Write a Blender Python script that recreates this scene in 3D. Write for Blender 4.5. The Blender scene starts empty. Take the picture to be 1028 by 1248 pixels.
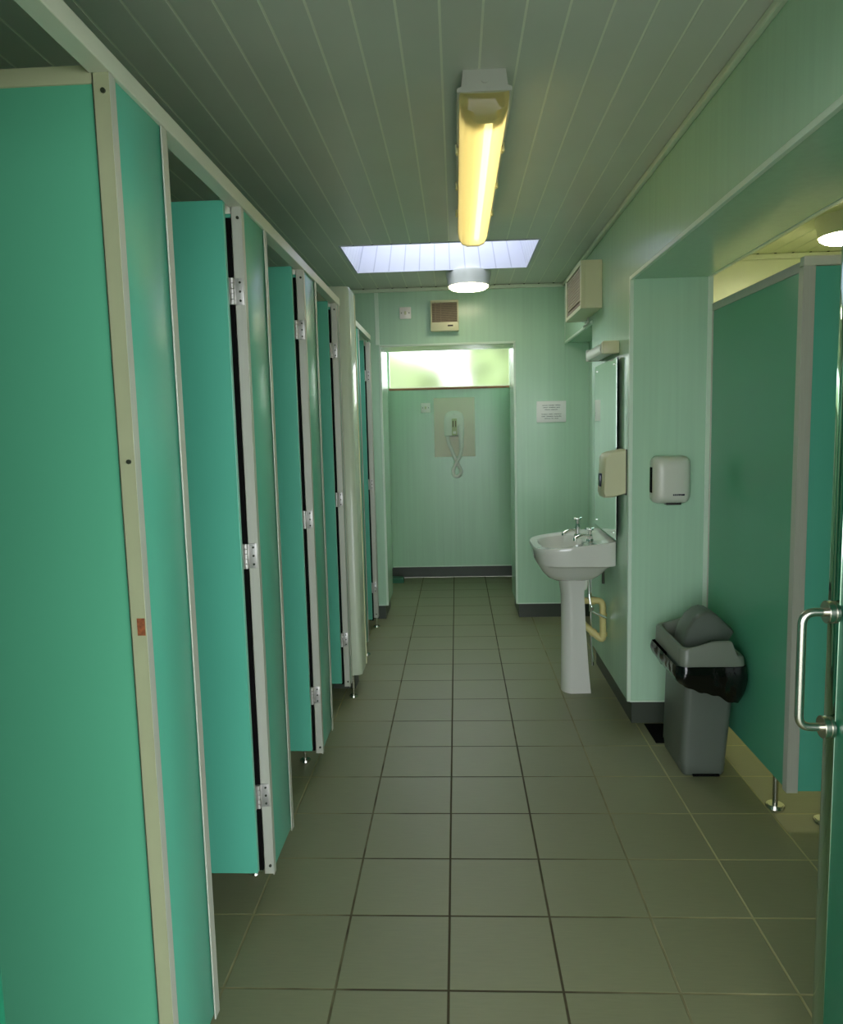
import bpy, bmesh, math, random
from mathutils import Vector, Matrix, noise
random.seed(4)
SC = bpy.context.scene
COL = SC.collection
PI = math.pi

# ------------------------------------------------------------------ materials
def mat(name, col, rough=.5, metal=0., spec=.5, noise_amt=0., nscale=8., bump=0., bscale=60., stretch=(1, 1, 1), coat=0.):
    m = bpy.data.materials.new(name); m.use_nodes = True
    nt = m.node_tree; b = nt.nodes['Principled BSDF']
    b.inputs['Roughness'].default_value = rough
    b.inputs['Metallic'].default_value = metal
    b.inputs['Specular IOR Level'].default_value = spec
    b.inputs['Coat Weight'].default_value = coat
    c = (*col, 1)
    b.inputs['Base Color'].default_value = c
    tc = nt.nodes.new('ShaderNodeTexCoord'); mp = nt.nodes.new('ShaderNodeMapping')
    mp.inputs['Scale'].default_value = stretch
    nt.links.new(tc.outputs['Object'], mp.inputs['Vector'])
    n = nt.nodes.new('ShaderNodeTexNoise'); n.inputs['Scale'].default_value = nscale; n.inputs['Detail'].default_value = 5
    nt.links.new(mp.outputs[0], n.inputs['Vector'])
    r = nt.nodes.new('ShaderNodeValToRGB')
    a = max(noise_amt, .012)
    r.color_ramp.elements[0].position = .3; r.color_ramp.elements[1].position = .7
    r.color_ramp.elements[0].color = (*[x * (1 - a) for x in col], 1)
    r.color_ramp.elements[1].color = (*[min(1, x * (1 + a)) for x in col], 1)
    nt.links.new(n.outputs['Fac'], r.inputs[0]); nt.links.new(r.outputs[0], b.inputs['Base Color'])
    if bump:
        n2 = nt.nodes.new('ShaderNodeTexNoise'); n2.inputs['Scale'].default_value = bscale; n2.inputs['Detail'].default_value = 3
        nt.links.new(mp.outputs[0], n2.inputs['Vector'])
        bp = nt.nodes.new('ShaderNodeBump'); bp.inputs['Strength'].default_value = bump; bp.inputs['Distance'].default_value = .002
        nt.links.new(n2.outputs['Fac'], bp.inputs['Height']); nt.links.new(bp.outputs[0], b.inputs['Normal'])
    return m

def emis(name, col, st):
    m = bpy.data.materials.new(name); m.use_nodes = True
    nt = m.node_tree; nt.nodes.clear()
    e = nt.nodes.new('ShaderNodeEmission'); e.inputs[0].default_value = (*col, 1); e.inputs[1].default_value = st
    o = nt.nodes.new('ShaderNodeOutputMaterial'); nt.links.new(e.outputs[0], o.inputs[0])
    return m

def see_through(name, tint, transp, rough=.15, glossy=.08):
    """thin plastic or glass sheet: transparent, some scattering, some gloss"""
    m = bpy.data.materials.new(name); m.use_nodes = True
    nt = m.node_tree; nt.nodes.clear()
    t = nt.nodes.new('ShaderNodeBsdfTransparent'); t.inputs[0].default_value = (*tint, 1)
    d = nt.nodes.new('ShaderNodeBsdfTranslucent'); d.inputs[0].default_value = (*tint, 1)
    g = nt.nodes.new('ShaderNodeBsdfGlossy'); g.inputs['Roughness'].default_value = rough
    m1 = nt.nodes.new('ShaderNodeMixShader'); m1.inputs[0].default_value = 1 - transp
    nt.links.new(t.outputs[0], m1.inputs[1]); nt.links.new(d.outputs[0], m1.inputs[2])
    m2 = nt.nodes.new('ShaderNodeMixShader'); m2.inputs[0].default_value = glossy
    nt.links.new(m1.outputs[0], m2.inputs[1]); nt.links.new(g.outputs[0], m2.inputs[2])
    o = nt.nodes.new('ShaderNodeOutputMaterial'); nt.links.new(m2.outputs[0], o.inputs[0])
    return m

TILE = .305; TY0 = 1.832
def floor_material():
    m = bpy.data.materials.new('floor_tiles'); m.use_nodes = True
    nt = m.node_tree; b = nt.nodes['Principled BSDF']; L = nt.links.new
    geo = nt.nodes.new('ShaderNodeTexCoord'); sep = nt.nodes.new('ShaderNodeSeparateXYZ'); L(geo.outputs['Object'], sep.inputs[0])
    def math_(op, a, v=None, w=None):
        n = nt.nodes.new('ShaderNodeMath'); n.operation = op
        for i, q in enumerate((a, v, w)):
            if q is None: continue
            if isinstance(q, (int, float)): n.inputs[i].default_value = q
            else: L(q, n.inputs[i])
        return n.outputs[0]
    ux = math_('DIVIDE', sep.outputs[0], TILE)
    uy = math_('DIVIDE', math_('SUBTRACT', sep.outputs[1], TY0), TILE)
    def dist(u):
        fr = math_('SUBTRACT', u, math_('FLOOR', u))
        return math_('MINIMUM', fr, math_('SUBTRACT', 1., fr))
    d = math_('MINIMUM', dist(ux), dist(uy))
    g = nt.nodes.new('ShaderNodeMapRange'); g.inputs['From Min'].default_value = .0085; g.inputs['From Max'].default_value = .0135
    g.inputs['To Min'].default_value = 0; g.inputs['To Max'].default_value = 1; L(d, g.inputs['Value'])
    comb = nt.nodes.new('ShaderNodeCombineXYZ'); L(math_('FLOOR', ux), comb.inputs[0]); L(math_('FLOOR', uy), comb.inputs[1])
    wn = nt.nodes.new('ShaderNodeTexWhiteNoise'); wn.noise_dimensions = '3D'; L(comb.outputs[0], wn.inputs['Vector'])
    mp = nt.nodes.new('ShaderNodeMapping'); mp.inputs['Scale'].default_value = (5, 60, 1); L(geo.outputs['Object'], mp.inputs['Vector'])
    ns = nt.nodes.new('ShaderNodeTexNoise'); ns.inputs['Scale'].default_value = 3; ns.inputs['Detail'].default_value = 8; L(mp.outputs[0], ns.inputs['Vector'])
    nb = nt.nodes.new('ShaderNodeTexNoise'); nb.inputs['Scale'].default_value = 2.2; nb.inputs['Detail'].default_value = 4; L(geo.outputs['Object'], nb.inputs['Vector'])
    v = math_('ADD', math_('MULTIPLY', wn.outputs['Value'], .09), math_('ADD', math_('MULTIPLY', ns.outputs['Fac'], .22), math_('MULTIPLY', nb.outputs['Fac'], .16)))
    v = math_('ADD', v, .78)
    mx = nt.nodes.new('ShaderNodeMix'); mx.data_type = 'RGBA'; mx.blend_type = 'MULTIPLY'; mx.inputs['Factor'].default_value = 1
    mx.inputs['A'].default_value = (*FLOORC, 1)
    cc = nt.nodes.new('ShaderNodeCombineColor'); [L(v, cc.inputs[i]) for i in range(3)]
    L(cc.outputs[0], mx.inputs['B'])
    # grout: brown and dirty down the middle, pale reflection painted in towards the walls
    gn = nt.nodes.new('ShaderNodeTexNoise'); gn.inputs['Scale'].default_value = 9; L(geo.outputs['Object'], gn.inputs['Vector'])
    gx = nt.nodes.new('ShaderNodeMapRange'); gx.inputs['From Min'].default_value = .25; gx.inputs['From Max'].default_value = .85
    L(math_('ADD', math_('ABSOLUTE', math_('SUBTRACT', sep.outputs[0], .05)), math_('MULTIPLY', math_('SUBTRACT', gn.outputs['Fac'], .5), .5)), gx.inputs['Value'])
    gc = nt.nodes.new('ShaderNodeMix'); gc.data_type = 'RGBA'; L(gx.outputs[0], gc.inputs['Factor'])
    gc.inputs['A'].default_value = (.055, .042, .018, 1); gc.inputs['B'].default_value = (.40, .37, .19, 1)
    fm = nt.nodes.new('ShaderNodeMix'); fm.data_type = 'RGBA'; L(g.outputs[0], fm.inputs['Factor'])
    L(gc.outputs['Result'], fm.inputs['A']); L(mx.outputs['Result'], fm.inputs['B'])
    L(fm.outputs['Result'], b.inputs['Base Color'])
    rr = nt.nodes.new('ShaderNodeMapRange'); rr.inputs['To Min'].default_value = .8; rr.inputs['To Max'].default_value = .42
    L(g.outputs[0], rr.inputs['Value']); L(rr.outputs[0], b.inputs['Roughness'])
    bp = nt.nodes.new('ShaderNodeBump'); bp.inputs['Strength'].default_value = .5; bp.inputs['Distance'].default_value = .002
    L(math_('ADD', g.outputs[0], math_('MULTIPLY', ns.outputs['Fac'], .25)), bp.inputs['Height']); L(bp.outputs[0], b.inputs['Normal'])
    return m

FLOORC = (.215, .220, .120)
M = {}
M['floor'] = floor_material()
M['wall'] = mat('mint_wall_board', (.46, .70, .50), .24, noise_amt=.035, nscale=3, stretch=(14, 14, .4), bump=.05, bscale=12)
M['wall_pale'] = mat('cream_wall_board', (.68, .74, .50), .4, noise_amt=.03)
M['ceil'] = mat('grey_green_ceiling_plank', (.64, .66, .58), .28, noise_amt=.05, nscale=2)
M['ceilgap'] = mat('ceiling_plank_joint', (.86, .88, .74), .3)
M['ceilR'] = mat('ceiling_plank_other_room', (.62, .66, .44), .4)
M['trim'] = mat('pale_plastic_trim', (.66, .82, .66), .3)
M['cove'] = mat('ceiling_edge_trim', (.62, .72, .55), .35)
M['skirt'] = mat('dark_skirting', (.05, .062, .045), .4, noise_amt=.1)
M['teal'] = mat('teal_laminate', (.10, .47, .325), .32, noise_amt=.02, nscale=2, spec=.75)
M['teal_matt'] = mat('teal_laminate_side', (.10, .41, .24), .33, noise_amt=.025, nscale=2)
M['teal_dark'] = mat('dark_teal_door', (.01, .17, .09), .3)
M['alu'] = mat('satin_aluminium', (.53, .545, .46), .42, metal=.2, noise_amt=.03, stretch=(30, 30, 1))
M['rail'] = mat('cream_painted_rail', (.66, .68, .54), .32, noise_amt=.02)
M['steel'] = mat('brushed_steel', (.58, .57, .50), .24, metal=1., noise_amt=.04, nscale=30)
M['hinge'] = mat('satin_zinc_hinge', (.56, .55, .52), .45, metal=.75)
M['chrome'] = mat('chrome', (.80, .82, .80), .07, metal=1.)
M['polish'] = mat('polished_green_metal', (.36, .55, .42), .06, metal=1.)
M['screw'] = mat('dark_screw', (.05, .06, .04), .4, metal=.6)
M['rust'] = mat('rusty_keep', (.23, .07, .02), .8, noise_amt=.4, nscale=120)
M['white'] = mat('white_plastic', (.66, .68, .58), .3)
M['white_bright'] = mat('clean_white_plastic', (.94, .90, .85), .3)
M['cream'] = mat('cream_plastic', (.64, .64, .40), .35)
M['column'] = mat('pale_rounded_casing', (.58, .66, .50), .2)
M['ceramic'] = mat('white_ceramic', (.72, .73, .66), .08, coat=.5)
M['pvc'] = mat('yellowed_pvc', (.66, .58, .24), .35)
M['grille'] = mat('brown_grille', (.20, .14, .09), .6, noise_amt=.2, nscale=60)
M['grilleslat'] = mat('beige_grille_slat', (.34, .27, .17), .5)
M['greydark'] = mat('dark_interior', (.03, .03, .025), .6)
M['bin'] = mat('grey_bin_plastic', (.105, .125, .10), .38, noise_amt=.04)
M['binrim'] = mat('grey_bin_rim_plastic', (.185, .21, .165), .36, noise_amt=.04)
M['bag'] = mat('black_bin_liner', (.004, .0045, .004), .13, bump=.9, bscale=45)
M['black'] = mat('black_rubber_and_shade', (.003, .003, .003), .8, spec=.1)  # also colours the strips that stand for shade in the door gaps
M['olive'] = mat('olive_shaded_channel', (.36, .39, .23), .38, noise_amt=.03)  # first channels are lit less; that shade is put into this colour
M['window_blue'] = mat('dark_blue_window', (.01, .015, .04), .1)
M['wood'] = mat('brown_sill_wood', (.45, .20, .10), .5, noise_amt=.2, stretch=(2, 30, 30))
M['board'] = mat('cream_backing_board', (.93, .83, .70), .4)
M['paper'] = mat('white_paper', (.88, .90, .84), .4)
M['ink'] = mat('grey_black_ink', (.04, .05, .05), .6)
M['mirror'] = mat('mirror_silver', (.72, .86, .76), .015, metal=1.)
M['shaft'] = mat('white_shaft_plank', (.60, .61, .70), .45)
M['shaftgap'] = mat('white_shaft_joint', (.42, .43, .52), .5)
M['lampmetal'] = mat('lamp_grey_plastic', (.60, .61, .55), .4)
M['lamptray'] = mat('yellowed_gear_tray', (.62, .55, .30), .4)
M['diffuser'] = see_through('yellowed_clear_diffuser', (.98, .90, .60), .25, .15, .05)
M['tube'] = emis('fluorescent_tube', (1., .86, .46), 6.)
M['bulk'] = emis('round_lamp_opal', (1., .88, .62), 14.)
M['bulkD'] = emis('added_lamp_opal_dim', (1., .93, .62), 9.)
M['bulkR'] = emis('round_lamp_opal_warm', (1., .93, .62), 60.)
M['ground'] = mat('outdoor_paving', (.30, .30, .26), .9, noise_amt=.2)
M['leaf'] = mat('hedge_leaf', (.15, .20, .08), .6, noise_amt=.5, nscale=5)
M['greenbox'] = mat('green_rubber', (.02, .16, .08), .5)
M['glass'] = see_through('clear_skylight_glass', (.96, .98, 1.), 1., .05, .04)
def frosted():
    m = bpy.data.materials.new('frosted_glass'); m.use_nodes = True
    nt = m.node_tree; nt.nodes.clear()
    r = nt.nodes.new('ShaderNodeBsdfRefraction'); r.inputs['IOR'].default_value = 1.22; r.inputs['Roughness'].default_value = .42
    n = nt.nodes.new('ShaderNodeTexNoise'); n.inputs['Scale'].default_value = 90
    bp = nt.nodes.new('ShaderNodeBump'); bp.inputs['Strength'].default_value = .2; bp.inputs['Distance'].default_value = .002
    nt.links.new(n.outputs['Fac'], bp.inputs['Height']); nt.links.new(bp.outputs[0], r.inputs['Normal'])
    o = nt.nodes.new('ShaderNodeOutputMaterial'); nt.links.new(r.outputs[0], o.inputs[0])
    return m
M['frosted'] = frosted()

# ------------------------------------------------------------------ mesh helpers (world coordinates)
ORG = {}
def box(bm, x0, x1, y0, y1, z0, z1, bev=0., seg=2):
    t = bmesh.new()
    bmesh.ops.create_cube(t, size=1.)
    for v in t.verts:
        v.co = Vector((x0 + (v.co.x + .5) * (x1 - x0), y0 + (v.co.y + .5) * (y1 - y0), z0 + (v.co.z + .5) * (z1 - z0)))
    if bev: bmesh.ops.bevel(t, geom=t.edges[:], offset=bev, segments=seg, affect='EDGES', profile=.5)
    me = bpy.data.meshes.new('t'); t.to_mesh(me); t.free(); bm.from_mesh(me); bpy.data.meshes.remove(me)

def merge(bm, t, mtx=None):
    if mtx is not None: bmesh.ops.transform(t, matrix=mtx, verts=t.verts)
    me = bpy.data.meshes.new('t'); t.to_mesh(me); t.free(); bm.from_mesh(me); bpy.data.meshes.remove(me)

def cyl(bm, p0, p1, r0, r1=None, n=24, bev=0.):
    r1 = r0 if r1 is None else r1
    p0, p1 = Vector(p0), Vector(p1); d = p1 - p0
    t = bmesh.new(); bmesh.ops.create_cone(t, cap_ends=True, segments=n, radius1=r0, radius2=r1, depth=d.length)
    if bev: bmesh.ops.bevel(t, geom=[e for e in t.edges if len(e.link_faces) == 2 and any(len(f.verts) > 4 for f in e.link_faces)], offset=bev, segments=2, affect='EDGES')
    q = d.to_track_quat('Z', 'Y').to_matrix().to_4x4()
    merge(bm, t, Matrix.Translation((p0 + p1) / 2) @ q)

def tube(bm, pts, r, n=12, taper=None):
    """smooth swept tube through points"""
    P = [Vector(p) for p in pts]; rings = []
    up = Vector((0, 0, 1))
    prev = None
    for i, p in enumerate(P):
        d = (P[min(i + 1, len(P) - 1)] - P[max(i - 1, 0)]).normalized()
        if prev is None:
            a = d.orthogonal().normalized()
        else:
            a = (prev - d * prev.dot(d)).normalized()
        prev = a; b = d.cross(a)
        rr = r if taper is None else r * taper[i]
        rings.append([bm.verts.new(p + (a * math.cos(2 * PI * k / n) + b * math.sin(2 * PI * k / n)) * rr) for k in range(n)])
    for A, B in zip(rings, rings[1:]):
        for k in range(n): bm.faces.new((A[k], A[(k + 1) % n], B[(k + 1) % n], B[k]))
    bm.faces.new(rings[0][::-1]); bm.faces.new(rings[-1])

def bend(pts, rad=.02, n=6):
    """round the corners of a polyline"""
    P = [Vector(p) for p in pts]; out = [P[0]]
    for a, b, c in zip(P, P[1:], P[2:]):
        u = (a - b).normalized(); w = (c - b).normalized()
        r = min(rad, (a - b).length * .49, (c - b).length * .49)
        s, e = b + u * r, b + w * r
        for k in range(n + 1):
            t = k / n; out.append(s * (1 - t) ** 2 + b * 2 * t * (1 - t) + e * t * t)
    out.append(P[-1]); return out

def loft(bm, rings, caps=(True, True)):
    R = [[bm.verts.new(p) for p in r] for r in rings]
    n = len(R[0])
    for A, B in zip(R, R[1:]):
        for k in range(n): bm.faces.new((A[k], A[(k + 1) % n], B[(k + 1) % n], B[k]))
    if caps[0]: bm.faces.new(R[0][::-1])
    if caps[1]: bm.faces.new(R[-1])
    return R

def rrect(x0, x1, y0, y1, r, n=6):
    pts = []
    for cx, cy, a0 in ((x1 - r, y1 - r, 0), (x0 + r, y1 - r, 90), (x0 + r, y0 + r, 180), (x1 - r, y0 + r, 270)):
        for k in range(n + 1):
            a = math.radians(a0 + 90 * k / n); pts.append((cx + r * math.cos(a), cy + r * math.sin(a)))
    return pts

def obj(name, bm, m, parent=None, smooth=False):
    bmesh.ops.recalc_face_normals(bm, faces=bm.faces)
    org = ORG.get(parent.name, Vector()) if parent else Vector()
    if parent is not None: bmesh.ops.translate(bm, vec=-org, verts=bm.verts)
    me = bpy.data.meshes.new(name); bm.to_mesh(me); bm.free()
    for q in (m if isinstance(m, (list, tuple)) else [m]): me.materials.append(q)
    if smooth:
        for p in me.polygons: p.use_smooth = True
        try: me.set_sharp_from_angle(angle=math.radians(40))
        except Exception: pass
    o = bpy.data.objects.new(name, me); COL.objects.link(o)
    if parent is not None: o.parent = parent; ORG[o.name] = org
    else: ORG[o.name] = Vector()
    return o

def one(name, m, x0, x1, y0, y1, z0, z1, bev=0., parent=None):
    bm = bmesh.new(); box(bm, x0, x1, y0, y1, z0, z1, bev); return obj(name, bm, m, parent, smooth=bev > 0)

def thing(name, label, cat, loc, group=None):
    o = bpy.data.objects.new(name, None); COL.objects.link(o); o.location = loc; o.empty_display_size = .05
    o['label'] = label; o['category'] = cat
    if group: o['group'] = group
    ORG[o.name] = Vector(loc); return o

def tag(o, label, cat, group=None):
    o['label'] = label; o['category'] = cat
    if group: o['group'] = group
    return o

def struct(o): o['kind'] = 'structure'; return o

def copy_tree(root, loc, label, parent=None):
    c = root.copy(); COL.objects.link(c)
    if parent is None: c.location = loc; c['label'] = label; ORG[c.name] = Vector(loc)
    else: c.parent = parent
    for ch in list(root.children): copy_tree(ch, None, None, c)
    return c

# ------------------------------------------------------------------ dimensions
CZ = 2.52            # ceiling
FX = -.56            # face of the left cubicles
RX = .87             # right wall
FY = 5.70            # far wall
LX = -2.0            # wall behind the left cubicles
JY = 3.60            # jamb of the opening to the other room
OX = 1.235           # other room side of the right wall
NX = -.425
NY = .68             # entrance wall (inner face)
SX0, SX1, SY0, SY1 = -.585, .53, 4.345, 5.08   # skylight

# ------------------------------------------------------------------ room shell
struct(one('floor', M['floor'], LX, 3.3, NY - .25, 7.3, -.05, 0))
bm = bmesh.new(); box(bm, -14, 14, -9, NY - .25, -.10, -.03); box(bm, -14, 14, 7.42, 16, -.10, -.03)
box(bm, -14, LX - .1, NY - .25, 7.42, -.10, -.03); box(bm, 3.4, 14, NY - .25, 7.42, -.10, -.03)
struct(obj('ground', bm, M['ground']))

def planks(name, x0, x1, y0, y1, z, m, gap, phase, holes=()):
    bm = bmesh.new(); bg = bmesh.new(); W = .108; g = .007
    k = math.floor((x0 - phase) / W)
    segs_all = []
    while phase + k * W < x1:
        a = max(x0, phase + k * W + g / 2); b = min(x1, phase + (k + 1) * W - g / 2); k += 1
        if b - a < .004: continue
        segs = [(a, b, y0, y1)]
        for hx0, hx1, hy0, hy1 in holes:
            ns = []
            for (sa, sb, ya, yb) in segs:
                if sb <= hx0 or sa >= hx1: ns.append((sa, sb, ya, yb)); continue
                if sa < hx0: ns.append((sa, hx0, ya, yb))
                if sb > hx1: ns.append((hx1, sb, ya, yb))
                ma, mb = max(sa, hx0), min(sb, hx1)
                ns.append((ma, mb, ya, hy0)); ns.append((ma, mb, hy1, yb))
            segs = ns
        for s in segs:
            if s[1] - s[0] > .003 and s[3] - s[2] > .003: box(bm, s[0], s[1], s[2], s[3], z, z + .012)
    # board the joints are cut against
    if holes:
        hx0, hx1, hy0, hy1 = holes[0]
        for q in ((x0, x1, y0, hy0), (x0, x1, hy1, y1), (x0, hx0, hy0, hy1), (hx1, x1, hy0, hy1)):
            box(bg, q[0], q[1], q[2], q[3], z + .0015, z + .03)
    else: box(bg, x0, x1, y0, y1, z + .0015, z + .03)
    nf = len(bm.faces)
    me = bpy.data.meshes.new('t'); bg.to_mesh(me); bg.free(); bm.from_mesh(me); bpy.data.meshes.remove(me)
    bm.faces.ensure_lookup_table()
    for f in bm.faces[nf:]: f.material_index = 1
    return struct(obj(name, bm, [m, gap]))
planks('ceiling', LX, RX + .02, NY - .1, FY + .01, CZ, M['ceil'], M['ceilgap'], -.189, [(SX0, SX1, SY0, SY1)])
planks('ceiling', OX - .02, 3.3, NY - .1, 4.96, CZ, M['ceilR'], M['cove'], 1.28)
struct(one('ceiling', M['wall'], -1.2, 1.2, FY + .44, 7.32, 2.42, 2.47))
# roof over everything (with the skylight hole)
bm = bmesh.new()
for q in ((LX - .1, SX0 - .12, NY - .15, 7.42), (SX1 + .12, 3.4, NY - .15, 7.42), (SX0 - .12, SX1 + .12, NY - .15, SY0 - .12), (SX0 - .12, SX1 + .12, SY1 + .12, 7.42)):
    box(bm, q[0], q[1], q[2], q[3], 2.60, 2.68)
struct(obj('roof', bm, M['ground']))

# walls: mint board standing just proud of a dark skirting
def wall(name, boxes, m=None, skirts=()):
    bm = bmesh.new()
    for b in boxes: box(bm, *b)
    return struct(obj(name, bm, m or M['wall']))
SK = .11
# far wall with the opening to the alcove
wall('wall_far', [(LX, -.51, FY, FY + .45, SK, CZ + .06), (.49, 1.25, FY, FY + .45, SK, CZ + .06), (-.51, .49, FY, FY + .45, 2.10, CZ + .06),
                  (-1.2, -.605, FY + .45, 7.3, SK, 2.45), (.578, 1.2, FY + .45, 7.3, SK, 2.45),
                  (-1.2, 1.2, 7.3, 7.4, SK, 1.86), (-1.2, 1.2, 7.3, 7.4, 2.36, 2.6), (-1.2, -.62, 7.3, 7.4, 1.86, 2.36), (.60, 1.2, 7.3, 7.4, 1.86, 2.36)])
bm = bmesh.new()
for b in ((LX, -.53, FY + .012, FY + .44, 0, SK), (.51, 1.25, FY + .012, FY + .44, 0, SK), (-1.2, -.617, FY + .44, 7.32, 0, SK), (.59, 1.2, FY + .44, 7.32, 0, SK), (-.62, .60, 7.305, 7.4, 0, SK)):
    box(bm, *b)
struct(obj('baseboard_far', bm, M['skirt']))
# right wall: pier behind the basin, the passage beyond it, the deep lintel over the opening
wall('wall_right', [(RX, OX, JY, 4.59, .12, CZ + .06), (RX, OX, NY - .12, JY, 2.15, CZ + .06), (RX, OX, 4.59, FY, 2.085, CZ + .06), (1.045, OX, 4.59, FY, .12, 2.085)])
bm = bmesh.new(); box(bm, RX + .025, OX - .025, JY + .025, 4.57, 0, .12); box(bm, 1.065, OX - .02, 4.57, FY, 0, .12)
struct(obj('baseboard_right', bm, M['skirt']))
wall('wall_left', [(LX - .08, LX, NY, FY + .1, 0, CZ + .06)])
# entrance wall the camera looks through
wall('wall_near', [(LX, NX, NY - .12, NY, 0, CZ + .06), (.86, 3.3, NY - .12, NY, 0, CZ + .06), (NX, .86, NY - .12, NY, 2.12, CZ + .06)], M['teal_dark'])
# the other room
wall('wall_other_far', [(OX - .005, 3.3, 4.957, 5.05, 0, CZ + .06)], M['wall_pale'])
wall('wall_other_right', [(3.3, 3.38, NY, 5.05, 0, CZ + .06)], M['wall_pale'])
wall('wall_other_left', [(OX, OX + .006, JY + .004, 4.955, .1, CZ - .002)], M['wall_pale'])

# trims
def trims(name, boxes, m, bev=.002):
    bm = bmesh.new()
    for b in boxes: box(bm, *b, bev)
    return struct(obj(name, bm, m))
e = .004
trims('trim_1', [(RX - e, RX + .014, JY - e, JY + .014, .12, 2.15)], M['trim'])
trims('trim_2', [(RX - e, RX + .012, NY, JY + .012, 2.145, 2.163)], M['trim'])
trims('trim_3', [(OX - .012, OX + .012, JY - e, JY + .014, .12, 2.15), (OX - .014, OX + e, NY, JY, 2.147, 2.157)], M['trim'])
trims('trim_4', [(RX - e, RX + .012, 4.578, FY, 2.08, 2.098), (RX - e, RX + .012, FY - .012, FY - .001, 2.098, 2.50)], M['trim'])
trims('trim_5', [(-.522, -.506, FY - .006, FY + .01, SK, 2.104), (.486, .502, FY - .006, FY + .01, SK, 2.104), (-.522, .502, FY - .006, FY + .01, 2.094, 2.11)], M['trim'])
trims('trim_6', [(-.545, -.515, FY - .007, FY, 2.11, CZ - .02)], M['trim'])
trims('trim_7', [(LX, RX, FY - .022, FY, CZ - .028, CZ - .001)], M['cove'], .006)
trims('trim_8', [(RX - .022, RX, NY, FY - .022, CZ - .026, CZ - .001)], M['cove'], .006)
trims('trim_9', [(OX + .006, 3.3, 4.93, 4.957, CZ - .035, CZ - .001)], M['wall_pale'], .006)
trims('trim_10', [(-.605, .578, 7.292, 7.3, SK - .004, SK + .006), (.49, RX + .15, FY - .004, FY, SK - .002, SK + .006), (-.6, -.508, FY - .004, FY, SK - .002, SK + .006),
                  (RX + .01, OX, JY - .004, JY, .118, .126)], M['trim'], .001)
trims('trim_11', [(-.607, -.595, 7.286, 7.3, SK, 1.86), (.566, .578, 7.286, 7.3, SK, 1.86)], M['wall'], .002)
# vertical joint strips on the boards
trims('trim_12', [(.866, .872, FY - .003, FY, SK, 2.085)], M['wall'], .001)
# notch marks where the planks run into the ceiling edging
bm = bmesh.new()
for k in range(-6, 10):
    x = -.189 + k * .108
    if x < RX - .03: box(bm, x - .006, x + .006, FY - .03, FY - .021, CZ - .004, CZ)
    if SX0 < x < SX1: box(bm, x - .005, x + .005, SY0 - .012, SY0 - .002, CZ - .003, CZ)
for k in range(0, 12): box(bm, 1.31 + k * .108 - .006, 1.31 + k * .108 + .006, 4.92, 4.93, CZ - .004, CZ)
struct(obj('trim_13', bm, M['screw']))

# skylight
bm = bmesh.new(); H0, H1 = CZ, 2.98; ins = .11
def quad(bm, pts, mi=0):
    f = bm.faces.new([bm.verts.new(p) for p in pts]); f.material_index = mi; return f
a = [(SX0, SY0, H0), (SX1, SY0, H0), (SX1, SY1, H0), (SX0, SY1, H0)]
b = [(SX0 + ins, SY0 + .05, H1), (SX1 - ins, SY0 + .05, H1), (SX1 - ins, SY1 - .02, H1), (SX0 + ins, SY1 - .02, H1)]
for i in range(4):
    j = (i + 1) % 4; n = 11 if i in (0, 2) else 7
    for k in range(n):
        t0, t1 = k / n, (k + 1) / n; w = .035
        L = lambda P, Q, t: Vector(P).lerp(Vector(Q), t)
        quad(bm, [L(a[i], a[j], t0), L(a[i], a[j], t1 - w / n * 2), L(b[i], b[j], t1 - w / n * 2), L(b[i], b[j], t0)], 0)
        quad(bm, [L(a[i], a[j], t1 - w / n * 2), L(a[i], a[j], t1), L(b[i], b[j], t1), L(b[i], b[j], t1 - w / n * 2)], 1)
sk = struct(obj('window_2', bm, [M['shaft'], M['shaftgap']]))
bm = bmesh.new()
for s in ((SX0, SX1, SY0 - .012, SY0), (SX0, SX1, SY1, SY1 + .012), (SX0 - .012, SX0, SY0 - .012, SY1 + .012), (SX1, SX1 + .012, SY0 - .012, SY1 + .012)):
    box(bm, s[0], s[1], s[2], s[3], CZ - .004, CZ + .01)
obj('window_frame', bm, M['shaft'], sk)
bm = bmesh.new(); box(bm, SX0 + ins - .03, SX1 - ins + .03, SY0 + .02, SY1 + .01, H1, H1 + .012); obj('window_pane', bm, M['glass'], sk)
# the light shaft passes the roof as a boxed kerb
bm = bmesh.new()
for q in ((SX0 - .12, SX0 - .03, SY0 - .12, SY1 + .12), (SX1 + .03, SX1 + .12, SY0 - .12, SY1 + .12), (SX0 - .03, SX1 + .03, SY0 - .12, SY0 - .03), (SX0 - .03, SX1 + .03, SY1 + .03, SY1 + .12)):
    box(bm, q[0], q[1], q[2], q[3], 2.54, 2.97)
obj('window_kerb', bm, M['ground'], sk)

# alcove window
bm = bmesh.new()
for q in ((-.62, -.59, 1.86, 2.36), (.57, .60, 1.86, 2.36), (-.62, .60, 1.86, 1.872), (-.62, .60, 2.33, 2.36)):
    box(bm, q[0], q[1], 7.33, 7.37, q[2], q[3], .003)
w1 = struct(obj('window_1', bm, M['trim']))
bm = bmesh.new(); box(bm, -.62, .60, 7.288, 7.345, 1.843, 1.863, .002); obj('window_sill', bm, M['wood'], w1)
bm = bmesh.new(); quad(bm, [(-.6, 7.35, 1.865), (.58, 7.35, 1.865), (.58, 7.35, 2.34), (-.6, 7.35, 2.34)]); obj('window_pane', bm, M['frosted'], w1)

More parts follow.
